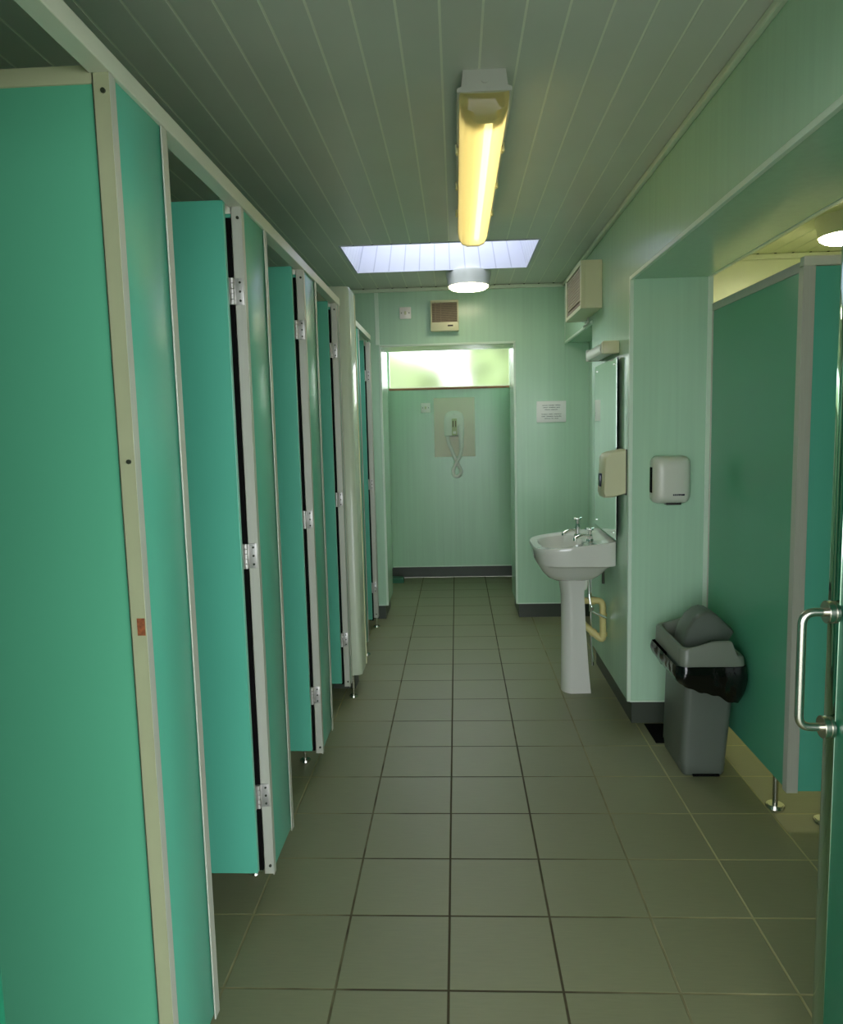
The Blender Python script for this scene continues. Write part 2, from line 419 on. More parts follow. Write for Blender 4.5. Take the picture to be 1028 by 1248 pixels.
# bushes outside the window
def bush(x, y, z, r, label):
    bm = bmesh.new(); bmesh.ops.create_icosphere(bm, subdivisions=4, radius=1)
    for v in bm.verts:
        d = v.co.normalized(); k = 1 + .35 * noise.noise(d * 2.2 + Vector((x, y, z))) + .22 * noise.noise(d * 7 + Vector((x, 3, z)))
        v.co = Vector((x + d.x * r * k, y + d.y * r * k * .8, max(z + d.z * r * 1.2 * k, -.03)))
    o = tag(obj('bush', bm, M['leaf'], smooth=True), label, 'bush', 'bushes outside the frosted window')
    bm = bmesh.new(); cyl(bm, (x, y, -.04), (x + .05, y, z), .06, .04, n=12); obj('trunk', bm, M['wood'], o)
    return o
bush(1.0, 10.4, 2.3, .8, 'bright green bush blurred behind the right half of the frosted window')
bush(-.75, 12.2, 1.5, .95, 'fainter pale bush blurred behind the left half of the frosted window')
bush(2.9, 12.8, 1.2, 1.3, 'darker bush blurred at the right end of the frosted window')

# ------------------------------------------------------------------ left cubicles
def screw_bm(pts, axis='y', r=.0045):
    bm = bmesh.new()
    for p in pts:
        p = Vector(p); d = Vector((0, .004, 0)) if axis == 'y' else Vector((.004, 0, 0))
        cyl(bm, p - d, p + d, r, n=10)
    return bm

def foot(parent, x, y, top=.12, name='foot', big=1.):
    bm = bmesh.new(); cyl(bm, (x, y, .008), (x, y, top), .0075 * big, n=14); cyl(bm, (x, y, 0), (x, y, .010 * big), .026 * big, .023 * big, n=26, bev=.003)
    obj(name, bm, M['steel'], parent, smooth=True)

Z0, Z1 = .09, 2.14
def pilaster(y0, y1, label, footpos=(-.62, .09), near=True, far=True, screws=(2.108, .118), zt=Z1):
    t = thing('cubicle_pilaster', label, 'cubicle panel', (FX - .014, y0, 0), 'upright panels of the left cubicle row')
    one('panel', M['teal'], FX - .026, FX - .004, y0 + .006, y1 - .006, Z0 + .006, zt, .001, t)
    if near:
        bm = bmesh.new(); box(bm, FX - .030, FX, y0, y0 + .003, Z0, zt, .0008); box(bm, FX - .002, FX + .0015, y0, y0 + .026, Z0 - .004, zt, .0008); box(bm, FX - .030, FX - .027, y0, y0 + .026, Z0, zt, .0008)
        c = obj('edge_channel', bm, M['alu'], t)
        if screws:
            for z in screws: obj('screw', screw_bm([(FX - .010, y0, z)]), M['screw'], c)
    if far:
        bm = bmesh.new(); box(bm, FX - .030, FX, y1 - .003, y1, Z0, zt, .0008); box(bm, FX - .002, FX + .0015, y1 - .030, y1, Z0 - .004, zt, .0008); box(bm, FX - .030, FX - .027, y1 - .03, y1, Z0, zt, .0008)
        obj('edge_channel', bm, M['alu'], t)
    if footpos: foot(t, footpos[0], y0 + footpos[1])
    return t

p1 = pilaster(1.385, 1.655, 'widest-looking teal upright panel, nearest the camera, with a rusty lock keep', footpos=(-.60, .12), screws=(2.108, 1.445))
ch = [c for c in p1.children if c.name.startswith('edge_channel')][0]
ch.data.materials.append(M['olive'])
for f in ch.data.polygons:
    if f.normal.y < -.7: f.material_index = 1  # camera-facing side gets the darker, shaded colour
bm = bmesh.new(); box(bm, FX - .016, FX - .001, 1.3835, 1.387, 1.108, 1.142); obj('lock_keep', bm, M['rust'], ch)
pilaster(2.21, 2.50, 'teal upright panel second in the left cubicle row, beside the first hinged door', footpos=(-.665, .15))
pilaster(3.09, 3.37, 'teal upright panel third in the left cubicle row, narrow and mid-distance', footpos=(-.665, .12))
pilaster(3.93, 4.02, 'narrow aluminium-edged upright panel just before the rounded pale column', footpos=(-.555, .09))
pilaster(4.305, 4.82, 'teal upright panel just beyond the rounded pale column', near=False, footpos=(-.572, .48), screws=None, zt=2.12)
pilaster(5.40, 5.47, 'narrow upright panel at the far end of the left cubicle row', footpos=(-.58, .08), zt=2.10)

def partition(y, label, zt=2.155, x1=FX - .031, th=.02, first=False):
    t = thing('cubicle_partition', label, 'cubicle wall', (x1, y, 0), 'dividing walls between the left cubicles')
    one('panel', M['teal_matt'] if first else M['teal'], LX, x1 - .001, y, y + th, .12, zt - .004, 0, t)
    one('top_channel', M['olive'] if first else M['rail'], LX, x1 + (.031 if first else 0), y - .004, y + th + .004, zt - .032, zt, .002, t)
    return t
pt = partition(1.392, 'large green dividing wall filling the left edge of the view', first=True)
pc = thing
partition(2.222, 'dividing wall just behind the nearest open cubicle door')
partition(3.102, 'dividing wall just behind the second open cubicle door')
partition(3.942, 'dividing wall just behind the third open cubicle door')
partition(5.41, 'dividing wall behind the farthest open cubicle door', zt=2.11)

def cubicle_door(y, label, zt=2.143, zb=.125):
    """leaf standing open, square to the row; hinged at its corridor edge"""
    o = (FX - .04, y, 0)
    t = thing('cubicle_door', label, 'cubicle door', o, 'open doors of the left cubicles')
    th = .019; yy = y - .036
    bm = bmesh.new(); box(bm, FX - .62, FX - .035, yy - th, yy, zb, zt, .0015)
    obj('door_leaf', bm, M['teal'], t)
    for z in (1.90, 1.12, .355):
        bm = bmesh.new()
        box(bm, FX - .027, FX - .002, y - .0035, y, z - .038, z + .038, .001)          # plate on the post
        for k in range(5):
            cyl(bm, (FX - .033, y - .012, z - .038 + k * .0152 + .0008), (FX - .033, y - .012, z - .038 + (k + 1) * .0152 - .0008), .0068, n=14)
        box(bm, FX - .044, FX - .038, yy - .001, y - .01, z - .038, z + .038, .001)
        box(bm, FX - .037, FX - .026, y - .008, y - .003, z - .036, z + .036, .001)
        h = obj('hinge', bm, M['hinge'], t, smooth=True)
        for dz in (-.026, 0, .026): obj('hinge_screw', screw_bm([(FX - .012, y - .002, z + dz)], r=.0035), M['screw'], h)
    one('gap_shade', M['black'], FX - .060, FX - .0315, y - .006, y + .006, zb - .02, zt - .035, 0, t)  # dark strip standing in for the shade between leaf and post
    # lock bolt on the inner face
    bm = bmesh.new(); box(bm, FX - .60, FX - .54, yy, yy + .02, 1.08, 1.13, .003); obj('latch', bm, M['steel'], t)
    return t
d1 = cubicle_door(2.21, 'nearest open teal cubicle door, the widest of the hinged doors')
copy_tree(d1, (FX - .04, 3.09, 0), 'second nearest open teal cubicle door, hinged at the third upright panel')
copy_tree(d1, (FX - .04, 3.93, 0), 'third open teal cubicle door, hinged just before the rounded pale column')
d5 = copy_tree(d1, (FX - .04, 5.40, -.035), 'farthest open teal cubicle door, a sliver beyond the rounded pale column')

bm = bmesh.new(); box(bm, FX - .036, FX + .004, .70, 4.035, 2.1405, 2.178, .002)
tag(obj('head_rail', bm, M['rail']), 'long cream head rail along the top of the nearer left cubicles', 'rail', 'head rails of the left cubicles')
bm = bmesh.new(); box(bm, FX - .036, FX + .004, 4.305, 5.475, 2.121, 2.156, .002)
tag(obj('head_rail', bm, M['rail']), 'short head rail over the last cubicle beyond the pale column', 'rail', 'head rails of the left cubicles')

# rounded casing column
bm = bmesh.new()
rp = rrect(-.70, -.512, 4.085, 4.30, .03, 6)
loft(bm, [[(x, y, .10) for x, y in rp], [(x, y, 2.245) for x, y in rp], [(-.606 + (x + .606) * .95, 4.19 + (y - 4.19) * .95, 2.252) for x, y in rp]])
cc = tag(obj('casing_column', bm, M['column'], smooth=True), 'pale rounded casing column standing between the left cubicles', 'column')
bm = bmesh.new(); box(bm, -.69, -.56, 4.15, 4.28, 0, .10); obj('plinth', bm, M['skirt'], cc)
bm = bmesh.new(); box(bm, -.518, -.509, 4.294, 4.303, .10, 2.24, .002); obj('edge_strip', bm, M['cream'], cc)

# ------------------------------------------------------------------ right-hand cubicle (other room)
QY = 2.68; QX = 1.243
t = thing('cubicle_partition', 'green side wall of the right-hand cubicle behind the pedal-less grey bin', 'cubicle wall', (QX + .01, QY, 0))
t['label'] = 'green side wall of the right-hand cubicle, behind the grey bin'
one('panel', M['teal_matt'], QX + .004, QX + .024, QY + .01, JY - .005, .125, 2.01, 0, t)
one('top_channel', M['alu'], QX, QX + .028, QY + .03, JY, 1.993, 2.028, .002, t)
one('edge_channel', M['alu'], QX, QX + .028, JY - .012, JY - .001, .12, 2.0, .001, t)
foot(t, QX + .012, 2.80, .125, big=1.4)
t = thing('cubicle_pilaster', 'teal front panel with pale edge of the right-hand cubicle, at the right edge', 'cubicle panel', (QX + .01, QY, 0))
one('panel', M['teal'], QX + .03, 1.62, QY - .002, QY + .018, .125, 2.006, .001, t)
bm = bmesh.new(); box(bm, QX - .002, QX + .038, QY - .006, QY - .003, .12, 2.007, .0008); box(bm, QX - .003, QX + .000, QY - .006, QY + .03, .12, 2.007, .0008)
obj('edge_channel', bm, M['alu'], t)
foot(t, 1.385, 2.69, .13, big=1.4)
bm = bmesh.new(); box(bm, QX - .003, 3.3, QY - .008, QY + .024, 2.008, 2.04, .002)
tag(obj('head_rail', bm, M['rail']), 'pale head rail across the front of the right-hand cubicle', 'rail')

# ------------------------------------------------------------------ ceiling fittings
def fluorescent():
    x, y0, y1 = .150, 2.30, 3.93
    t = thing('fluorescent_light', 'long yellowed fluorescent batten light glowing on the plank ceiling', 'ceiling light', (x, (y0 + y1) / 2, CZ))
    def sect(w, z): return w, z
    bm = bmesh.new()   # grey base pan: shallow trapezoid trough with a lip
    pr = [(-.062, CZ + .002), (.062, CZ + .002), (.068, CZ - .045), (.080, CZ - .050), (.080, CZ - .060), (-.080, CZ - .060), (-.080, CZ - .050), (-.068, CZ - .045)]
    loft(bm, [[(x + a, y0, z) for a, z in pr], [(x + a, y1, z) for a, z in pr]])
    obj('base_pan', bm, M['lampmetal'], t)
    one('gear_tray', M['lamptray'], x - .055, x + .055, y0 + .03, y1 - .03, CZ - .074, CZ - .060, .003, t)
    bm = bmesh.new()   # diffuser shell
    pf = [(-.074, CZ - .060), (-.070, CZ - .090), (-.056, CZ - .118), (-.03, CZ - .130), (.03, CZ - .130), (.056, CZ - .118), (.070, CZ - .090), (.074, CZ - .060)]
    rings = []
    for y, s in ((y0 + .004, .0), (y0 + .012, .75), (y0 + .03, 1.), (y1 - .03, 1.), (y1 - .012, .8), (y1 - .004, 0.)):
        rings.append([(x + a * (.93 + .07 * s), y, CZ - .060 + (z - CZ + .060) * max(s, .05)) for a, z in pf])
    R = [[bm.verts.new(p) for p in r] for r in rings]
    for A, B in zip(R, R[1:]):
        for k in range(len(pf) - 1): bm.faces.new((A[k], A[k + 1], B[k + 1], B[k]))
    obj('diffuser', bm, M['diffuser'], t, smooth=True)
    bm = bmesh.new(); cyl(bm, (x + .018, y0 + .10, CZ - .095), (x + .018, y1 - .06, CZ - .095), .0125, n=20); obj('lamp_tube', bm, M['tube'], t, smooth=True)
    for yy in (y0 + .085, y1 - .05):
        one('lamp_holder', M['white'], x - .03, x + .04, yy - .012, yy + .012, CZ - .115, CZ - .07, .004, t)
    for s in (-1, 1):
        for yy in (y0 + .45, y0 + .85, y0 + 1.25):
            one('clip', M['cream'], x + s * .081 - .005, x + s * .081 + .005, yy - .012, yy + .012, CZ - .078, CZ - .048, .002, t)
    bm = bmesh.new(); cyl(bm, (x, y0 - .004, CZ - .028), (x, y0 + .002, CZ - .028), .010, n=18); obj('cable_plug', bm, M['lampmetal'], t, smooth=True)
fluorescent()

def round_lamp(x, y, r, h, label, m, name='round_ceiling_light'):
    t = thing(name, label, 'ceiling light', (x, y, CZ))
    n = 40
    def ring(rr, z): return [(x + rr * math.cos(2 * PI * k / n), y + rr * math.sin(2 * PI * k / n), z) for k in range(n)]
    bm = bmesh.new(); loft(bm, [ring(r * 1.10, CZ), ring(r * 1.10, CZ - .02), ring(r * 1.03, CZ - h * .45), ring(r * 1.0, CZ - h * .78), ring(r * .96, CZ - h * .80)])
    obj('lamp_base', bm, M['lampmetal'], t, smooth=True)
    bm = bmesh.new(); loft(bm, [ring(r * .95, CZ - h * .78), ring(r * .95, CZ - h * .86), ring(r * .82, CZ - h * .97), ring(r * .5, CZ - h)])
    obj('opal_cover', bm, m, t, smooth=True)
round_lamp(.150, 5.20, .140, .115, 'small round opal ceiling light glowing just beyond the skylight', M['bulk'])
round_lamp(2.11, 4.10, .155, .125, 'glowing round ceiling light in the other room at the right edge', M['bulkR'])
round_lamp(2.15, 1.7, .155, .125, 'added unseen round ceiling light over the near end of the other room', M['bulkD'])  # out of view, added to brighten the other room

# ------------------------------------------------------------------ far wall fittings
def wall_fan():
    x0, x1, z0, z1 = -.125, .082, 2.192, 2.415; y = FY
    t = thing('wall_fan_heater', 'small cream vented fan box high on the far wall beside the round light', 'wall heater', ((x0 + x1) / 2, y, z0))
    d = .065
    bm = bmesh.new()
    box(bm, x0, x1, y - .03, y, z0, z1, .005)
    box(bm, x0, x1, y - d, y - .028, z1 - .018, z1, .004); box(bm, x0, x1, y - d, y - .028, z0, z0 + .065, .006)
    box(bm, x0, x0 + .010, y - d, y - .028, z0 + .05, z1 - .01, .003); box(bm, x1 - .012, x1, y - d, y - .028, z0 + .05, z1 - .01, .003)
    obj('casing', bm, M['cream'], t, smooth=True)
    one('grille_back', M['grille'], x0 + .009, x1 - .011, y - .042, y - .031, z0 + .064, z1 - .017, 0, t)
    bm = bmesh.new()
    for k in range(15): box(bm, x0 + .009, x1 - .011, y - .060, y - .052, z0 + .069 + k * .0092, z0 + .073 + k * .0092)
    for xx in (x0 + .035, x0 + .075): box(bm, xx - .002, xx + .003, y - .063, y - .045, z0 + .065, z1 - .018)
    obj('grille', bm, M['grilleslat'], t)
    one('slot', M['greydark'], x0 + .125, x0 + .165, y - d - .001, y - d + .002, z0 + .032, z0 + .043, 0, t)
wall_fan()

def switch_plate(x, y, z, label, s=.043):
    t = thing('switch_plate', label, 'socket plate', (x, y, z - s), 'square blank switch plates')
    one('plate', M['white_bright'], x - s, x + s, y - .012, y, z - s, z + s, .003, t)
    for k in (-1, 1):
        bm = bmesh.new(); cyl(bm, (x + k * .028, y - .0135, z), (x + k * .028, y - .010, z), .004, n=10); obj('screw', bm, M['screw'], t)
    one('insert', M['cream'], x - .008, x + .008, y - .0145, y - .010, z - .012, z + .012, .002, t)
    return t
switch_plate(-.315, FY, 2.338, 'square switch plate high on the far wall, left of the vented fan box')
switch_plate(-.244, 7.3, 1.672, 'square switch plate in the alcove, left of the hair dryer board', .046)

def sign():
    x0, x1, z0, z1 = .655, .875, 1.502, 1.660; y = FY
    t = thing('notice_sign', 'small white notice with six lines of tiny print on the far wall', 'sign', ((x0 + x1) / 2, y, z0))
    one('plate', M['paper'], x0, x1, y - .006, y, z0, z1, .001, t)
    # six centred lines of print too small to read: rows of word-like strokes
    rows = [(.136, z1 - .034, (6, 7, 6)), (.128, z1 - .050, (6, 8, 4)), (.098, z1 - .066, (5, 7)), (.148, z1 - .100, (7, 5, 8)), (.148, z1 - .116, (4, 7, 7)), (.100, z1 - .132, (6, 2, 4))]
    rnd = random.Random(3)
    for w, z, words in rows:
        bm = bmesh.new(); n = sum(words) + len(words) - 1; x = (x0 + x1) / 2 - w / 2; cw = w / n
        for wd in words:
            for k in range(wd):
                hh = rnd.choice((.0042, .0042, .0062)); 
                box(bm, x + cw * .12, x + cw * .34, y - .0072, y - .0058, z, z + hh)
                box(bm, x + cw * .12, x + cw * .88, y - .0072, y - .0058, z + rnd.choice((0, .0018, .0032)), z + .0012 + rnd.choice((0, .0018, .0032)))
                box(bm, x + cw * .64, x + cw * .86, y - .0072, y - .0058, z, z + .0042)
                x += cw
            x += cw
        obj('print_line', bm, M['ink'], t)
sign()

# ------------------------------------------------------------------ alcove: board and hair dryer
tag(one('backing_board', M['board'], -.166, .230, 7.288, 7.3, 1.193, 1.763, .002), 'cream backing board behind the hair dryer in the alcove', 'board')
def dryer():
    cx_, y = .028, 7.288
    t = thing('hair_dryer', 'wall-mounted white hair dryer with hanging corrugated hose in the alcove', 'hair dryer', (cx_, y, 1.39))
    bm = bmesh.new(); rings = []
    prof = [(1.388, .9, .055), (1.40, .98, .075), (1.46, 1., .085), (1.54, 1., .08), (1.58, .95, .068), (1.61, .8, .05), (1.628, .52, .03), (1.636, .2, .012)]
    for z, s, d in prof:
        w = .098 * s; r = []
        for k in range(24):
            a = PI * k / 23
            r.append((cx_ - w * math.cos(a) * (1 if abs(math.cos(a)) < .9 else 1), y - d * math.sin(a) ** .5, z))
        rings.append(r)
    loft(bm, rings)
    obj('body', bm, M['white_bright'], t, smooth=True)
    one('front_panel', M['cream'], cx_ - .022, cx_ + .028, y - .088, y - .070, 1.40, 1.56, .006, t)
    for k in (-1, 1): one('vent_slot', M['grille'], cx_ + .003 + k * .013 - .005, cx_ + .003 + k * .013 + .005, y - .0895, y - .080, 1.48, 1.54, .002, t)
    one('switch', M['white_bright'], cx_ - .012, cx_ + .018, y - .094, y - .082, 1.415, 1.44, .003, t)
    bm = bmesh.new(); cyl(bm, (cx_, y - .055, 1.60), (cx_, y - .078, 1.60), .011, n=18); obj('button', bm, M['white_bright'], t, smooth=True)
    # handset resting in its cradle at the right
    hx = .094
    bm = bmesh.new(); tube(bm, [(hx, y - .098, 1.50), (hx, y - .10, 1.49), (hx, y - .10, 1.44), (hx + .001, y - .10, 1.36), (hx + .002, y - .098, 1.29), (hx + .002, y - .098, 1.275)], .025, 16, [.5, .85, 1, .95, .85, .75])
    obj('handset', bm, M['white_bright'], t, smooth=True)
    # corrugated hose: from the handset down, round and back up to the body
    key = [(hx + .002, 1.275, .098), (.085, 1.22, .095), (.055, 1.16, .09), (.025, 1.10, .085), (.012, 1.06, .08), (.018, 1.02, .075), (.045, 1.005, .07), (.075, 1.02, .066), (.086, 1.055, .062), (.070, 1.10, .06), (.040, 1.16, .055), (.005, 1.25, .05), (-.02, 1.31, .05), (-.033, 1.36, .05), (-.035, 1.395, .05)]
    P = []
    for i in range(len(key) - 1):
        p0 = key[max(i - 1, 0)]; p1 = key[i]; p2 = key[i + 1]; p3 = key[min(i + 2, len(key) - 1)]
        for s in range(8):
            u = s / 8
            q = [.5 * (2 * b + (c - a) * u + (2 * a - 5 * b + 4 * c - d) * u * u + (3 * b - a - 3 * c + d) * u ** 3) for a, b, c, d in zip(p0, p1, p2, p3)]
            P.append((q[0], y - q[2], q[1]))
    bm = bmesh.new(); tube(bm, P, .0185, 12, [1 if i % 2 else .86 for i in range(len(P))]); obj('hose', bm, M['white_bright'], t, smooth=True)
dryer()
bm = bmesh.new(); pr = [(-.66, 0), (-.485, 0), (-.485, .03), (-.49, .045), (-.66, .05)]
loft(bm, [[(x, 7.04, z) for x, z in pr], [(x, 7.14, z) for x, z in pr]])
tag(obj('floor_wedge', bm, M['greenbox']), 'small green block lying on the alcove floor by the left jamb', 'block')

# ------------------------------------------------------------------ right wall fittings
def heater_box():
    x0, x1, y0, y1, z0, z1 = .752, RX, 4.28, 4.86, 2.125, 2.385
    t = thing('wall_heater', 'cream box heater with brown grille high on the right wall', 'wall heater', (x1, (y0 + y1) / 2, z0))
    bm = bmesh.new()
    box(bm, x0 + .02, x1, y0, y1, z0, z1, .003)
    for q in ((y0, y1, z1 - .022, z1), (y0, y1, z0, z0 + .022), (y0, y0 + .03, z0 + .015, z1 - .015), (y1 - .03, y1, z0 + .015, z1 - .015)):
        box(bm, x0, x0 + .022, q[0], q[1], q[2], q[3], .003)
    obj('casing', bm, M['cream'], t)
    one('grille_back', M['greydark'], x0 + .012, x0 + .021, y0 + .03, y1 - .03, z0 + .022, z1 - .022, 0, t)
    bm = bmesh.new()
    for k in range(11): box(bm, x0 + .004, x0 + .012, y0 + .035, y1 - .07, z0 + .052 + k * .0165, z0 + .064 + k * .0165)
    obj('grille', bm, M['grilleslat'], t)
    one('control_strip', M['grille'], x0 + .006, x0 + .014, y0 + .05, y1 - .05, z0 + .026, z0 + .044, 0, t)
    bm = bmesh.new(); tube(bm, bend([(RX - .012, y1 - .2, z0), (RX - .012, y1 - .2, z0 - .03), (RX - .012, y1 - .05, z0 - .034)], .02), .006, 8); obj('cable', bm, M['white'], t, smooth=True)
heater_box()

def mirror():
    y0, y1, z0, z1 = 3.785, 4.44, .90, 1.812
    t = thing('wall_mirror', 'tall frameless mirror on the right wall above the basin', 'mirror', (RX, (y0 + y1) / 2, z0))
    def slab(name, m, a0, a1, b0, b1, z0, z1, y0=y0):   # near edge stands further off the wall than the far edge
        bm = bmesh.new(); loft(bm, [[(RX - a0, y0, z), (RX - a1, y0, z), (RX - b1, y1, z), (RX - b0, y1, z)] for z in (z0, z1)]); return obj(name, bm, m, t)
    slab('backing', M['greydark'], .0, .0155, .0, .0035, z0 + .02, z1 - .02, y0 + .16)
    slab('mirror_edge', M['black'], .0165, .0221, .0035, .0061, z0, z1)
    slab('mirror_glass', M['mirror'], .0222, .025, .0062, .009, z0, z1)
    for y, d in ((y0 + .06, .0235), (y1 - .06, .0115)):
        for z in (z0 + .03, z1 - .03):
            bm = bmesh.new(); cyl(bm, (RX - d - .004, y, z), (RX - d + .004, y, z), .006, n=14); obj('mirror_screw', bm, M['chrome'], t, smooth=True)
mirror()

def mirror_light():
    y0, y1 = 3.83, 4.30
    t = thing('mirror_light', 'short cream strip light fixed over the wall mirror', 'wall light', (RX, (y0 + y1) / 2, 1.83))
    one('end_cap', M['cream'], .788, RX, y0, y0 + .05, 1.835, 1.898, .006, t)
    one('back_rail', M['cream'], .84, RX, y0 + .05, y1, 1.845, 1.895, .004, t)
    bm = bmesh.new(); pr = [(.842, 1.895), (.80, 1.895), (.787, 1.885), (.782, 1.862), (.79, 1.838), (.842, 1.833)]
    loft(bm, [[(x, y0 + .05, z) for x, z in pr], [(x, y1 - .03, z) for x, z in pr]])
    obj('diffuser', bm, M['white'], t, smooth=True)
    one('end_cap', M['white'], .783, RX, y1 - .03, y1, 1.833, 1.897, .006, t)
mirror_light()

def towel_box():
    # dispenser on the pier face above the basin
    t = thing('soap_dispenser', 'cream wedge-shaped dispenser fixed beside the wall mirror above the basin', 'dispenser', (RX, 3.72, 1.13))
    y0, y1 = 3.655, 3.80
    bm = bmesh.new()
    pr = [(RX - .003, 1.362), (.80, 1.350), (.776, 1.340), (.765, 1.325), (.756, 1.15), (.764, 1.128), (.80, 1.128), (RX - .003, 1.145)]
    rings = []
    for y, s in ((y0, .94), (y0 + .01, 1), (y1 - .01, 1), (y1, .94)):
        rings.append([(RX - .003 - (RX - .003 - x) * s, y, 1.245 + (z - 1.245) * s) for x, z in pr])
    loft(bm, rings); obj('casing', bm, M['cream'], t, smooth=True)
    one('back_plate', M['greydark'], RX - .004, RX, y0 - .003, y1 + .003, 1.14, 1.362, 0, t)
    one('level_window', M['window_blue'], .748, .762, y0 + .05, y0 + .085, 1.18, 1.245, .004, t)
towel_box()

def hand_dispenser():
    x0, x1, z0, z1 = .962, 1.138, 1.108, 1.33; y = JY
    t = thing('hand_wash_dispenser', 'rounded white dispenser with dark side slot on the pier face above the bin', 'dispenser', ((x0 + x1) / 2, y, z0))
    bm = bmesh.new(); rings = []
    for d, ins in ((0, .006), (.02, 0), (.06, .001), (.085, .008), (.098, .022), (.103, .045)):
        rp = rrect(x0 + ins, x1 - ins, z0 + ins, z1 - ins, .032)
        rings.append([(x, y - d, z) for x, z in rp])
    loft(bm, rings); obj('casing', bm, M['white'], t, smooth=True)
    one('side_slot', M['black'], x0 - .002, x0 + .012, y - .060, y - .02, z0 + .05, z1 - .05, .004, t)
    one('nozzle', M['greydark'], (x0 + x1) / 2 - .025, (x0 + x1) / 2 + .045, y - .075, y - .03, z0 - .006, z0 + .006, .003, t)
    bm = bmesh.new(); rnd = random.Random(5); x = x0 + .086
    for k in range(8):
        box(bm, x, x + .0045, y - .1045, y - .1015, z0 + .040, z0 + .0475); 
        if k % 3 != 2: box(bm, x, x + .0062, y - .1045, y - .1015, z0 + .040 + rnd.choice((0, .003, .0055)), z0 + .0425 + rnd.choice((0, .0025, .005)))
        x += .0066
    obj('lettering', bm, M['window_blue'], t)
hand_dispenser()

# ------------------------------------------------------------------ wash basin
def basin():
    cy_ = 4.115; hb = .28; xc = .70; af = .250; ab = RX - xc
    t = thing('wash_basin', 'white ceramic pedestal wash basin with chrome taps below the mirror', 'wash basin', (.70, cy_, 0))
    N = 72
    def outline(s=1., sb=None, ex=3.8):
        out = []
        for k in range(N):
            a = 2 * PI * k / N; c, sn = math.cos(a), math.sin(a)
            e_ = ex if c < 0 else 12
            r = (abs(c) ** e_ + abs(sn) ** e_) ** (-1 / e_)
            x = r * c; y = r * sn
            X = xc + (x * af if x < 0 else x * ab) * s
            if sb is not None and x > 0: X = xc + x * ab * sb
            out.append((X, cy_ + y * hb * s))
        return out
    def zt(x): return .838 + (x - .46) / .41 * .042
    bm = bmesh.new(); rings = []
    def inner(s, z, dx=0):
        r = []
        for k in range(N):
            a = 2 * PI * k / N; c, sn = math.cos(a), math.sin(a)
            r_ = (abs(c) ** 2.4 + abs(sn) ** 2.4) ** (-1 / 2.4)
            X = .608 + dx + r_ * c * .112 * s; Y = cy_ + r_ * sn * .215 * s
            r.append((X, Y, (zt(X) - .004 if z is None else z)))
        return r
    # outside, bottom to top
    def low(s, z, shift=-.02): return [(xc - .06 * (1 - s) + (x - xc) * s, cy_ + (y - cy_) * s, z) for x, y in outline(1, 1)]
    rings.append(low(.26, .640)); rings.append(low(.42, .646)); rings.append(low(.58, .664)); rings.append(low(.72, .694)); rings.append(low(.84, .733))
    def apron(k, z, sb):
        out = []
        for x, y in outline(1., sb):
            q = 1 - .065 * max(0, min(1, (.60 - x) / .13)) - k
            out.append((xc + (x - xc) * (q if x < xc else 1), cy_ + (y - cy_) * (1 - k - .0 * q), z))
        return out
    rings.append(apron(.075, .750, .99)); rings.append(apron(.012, .752, .995)); rings.append(apron(.004, .758, 1.))
    o1 = outline(.955, 1.)
    rings.append([(x, y, zt(x) - .02) for x, y in outline(.995, 1.)])
    rings.append([(x, y, zt(x) - .008) for x, y in outline(1., 1.)])
    rings.append([(x, y, zt(x)) for x, y in outline(.985, .995)])
    rings.append(inner(1.05, None)); 
    rings.append([(x, y, z - .006) for x, y, z in inner(1.0, None)])
    rings.append([(x, y, .800) for x, y, z in inner(.93, None)])
    rings.append([(x, y, .745) for x, y, z in inner(.78, None)])
    rings.append([(x, y, .712) for x, y, z in inner(.5, None)])
    rings.append([(x, y, .704) for x, y, z in inner(.16, None)])
    loft(bm, rings); b = obj('bowl', bm, M['ceramic'], t, smooth=True)
    bm = bmesh.new(); cyl(bm, (.608, cy_, .7045), (.608, cy_, .7075), .022, n=24, bev=.001); obj('plug_hole', bm, M['chrome'], t, smooth=True)
    # pedestal: a tapering half-round leg, open at the back
    bm = bmesh.new(); rings = []
    for z, x0, x1, hy in ((0, .612, .768, .078), (.006, .612, .768, .078), (.12, .614, .758, .074), (.35, .616, .742, .072), (.55, .614, .732, .074), (.62, .604, .730, .084), (.665, .590, .735, .10)):
        r = []
        for k in range(28):
            a = PI * .5 + PI * k / 27
            r.append((x0 + .055 + (x1 - x0 - .055) * 0 + .055 * math.cos(a) , cy_ + hy * math.sin(a) if True else 0, z))
        r.append((x1, cy_ - hy * .96, z)); r.append((x1, cy_ + hy * .96, z))
        rings.append(r)
    loft(bm, rings); obj('pedestal', bm, M['ceramic'], t, smooth=True)
    # taps
    for x, y, hs in ((.752, 3.99, .5), (.722, 4.21, 1.)):
        z = zt(x)
        bm = bmesh.new()
        cyl(bm, (x, y, z - .004), (x, y, z + .008), .021, .018, n=22, bev=.001)
        cyl(bm, (x, y, z + .006), (x, y, z + .05 * hs), .0145, .0155, n=20)
        cyl(bm, (x, y, z + .048 * hs), (x, y, z + .066 * hs), .014, .010, n=20)
        tube(bm, bend([(x, y, z + .028), (x - .05, y - .006, z + .028), (x - .078, y - .01, z + .012)], .02), .0098, 14)
        cyl(bm, (x - .078, y - .01, z + .016), (x - .080, y - .01, z + .000), .0115, n=16)
        tp = obj('tap', bm, M['chrome'], t, smooth=True)
        bm = bmesh.new(); z += .066 * hs - .066; cyl(bm, (x, y, z + .064), (x, y, z + .092), .009, .012, n=16)
        for a in (.4, .4 + PI / 2):
            dx, dy = math.cos(a) * .027, math.sin(a) * .027
            tube(bm, [(x - dx, y - dy, z + .096), (x, y, z + .092), (x + dx, y + dy, z + .096)], .0055, 10)
        obj('tap_handle', bm, M['chrome'], tp, smooth=True)
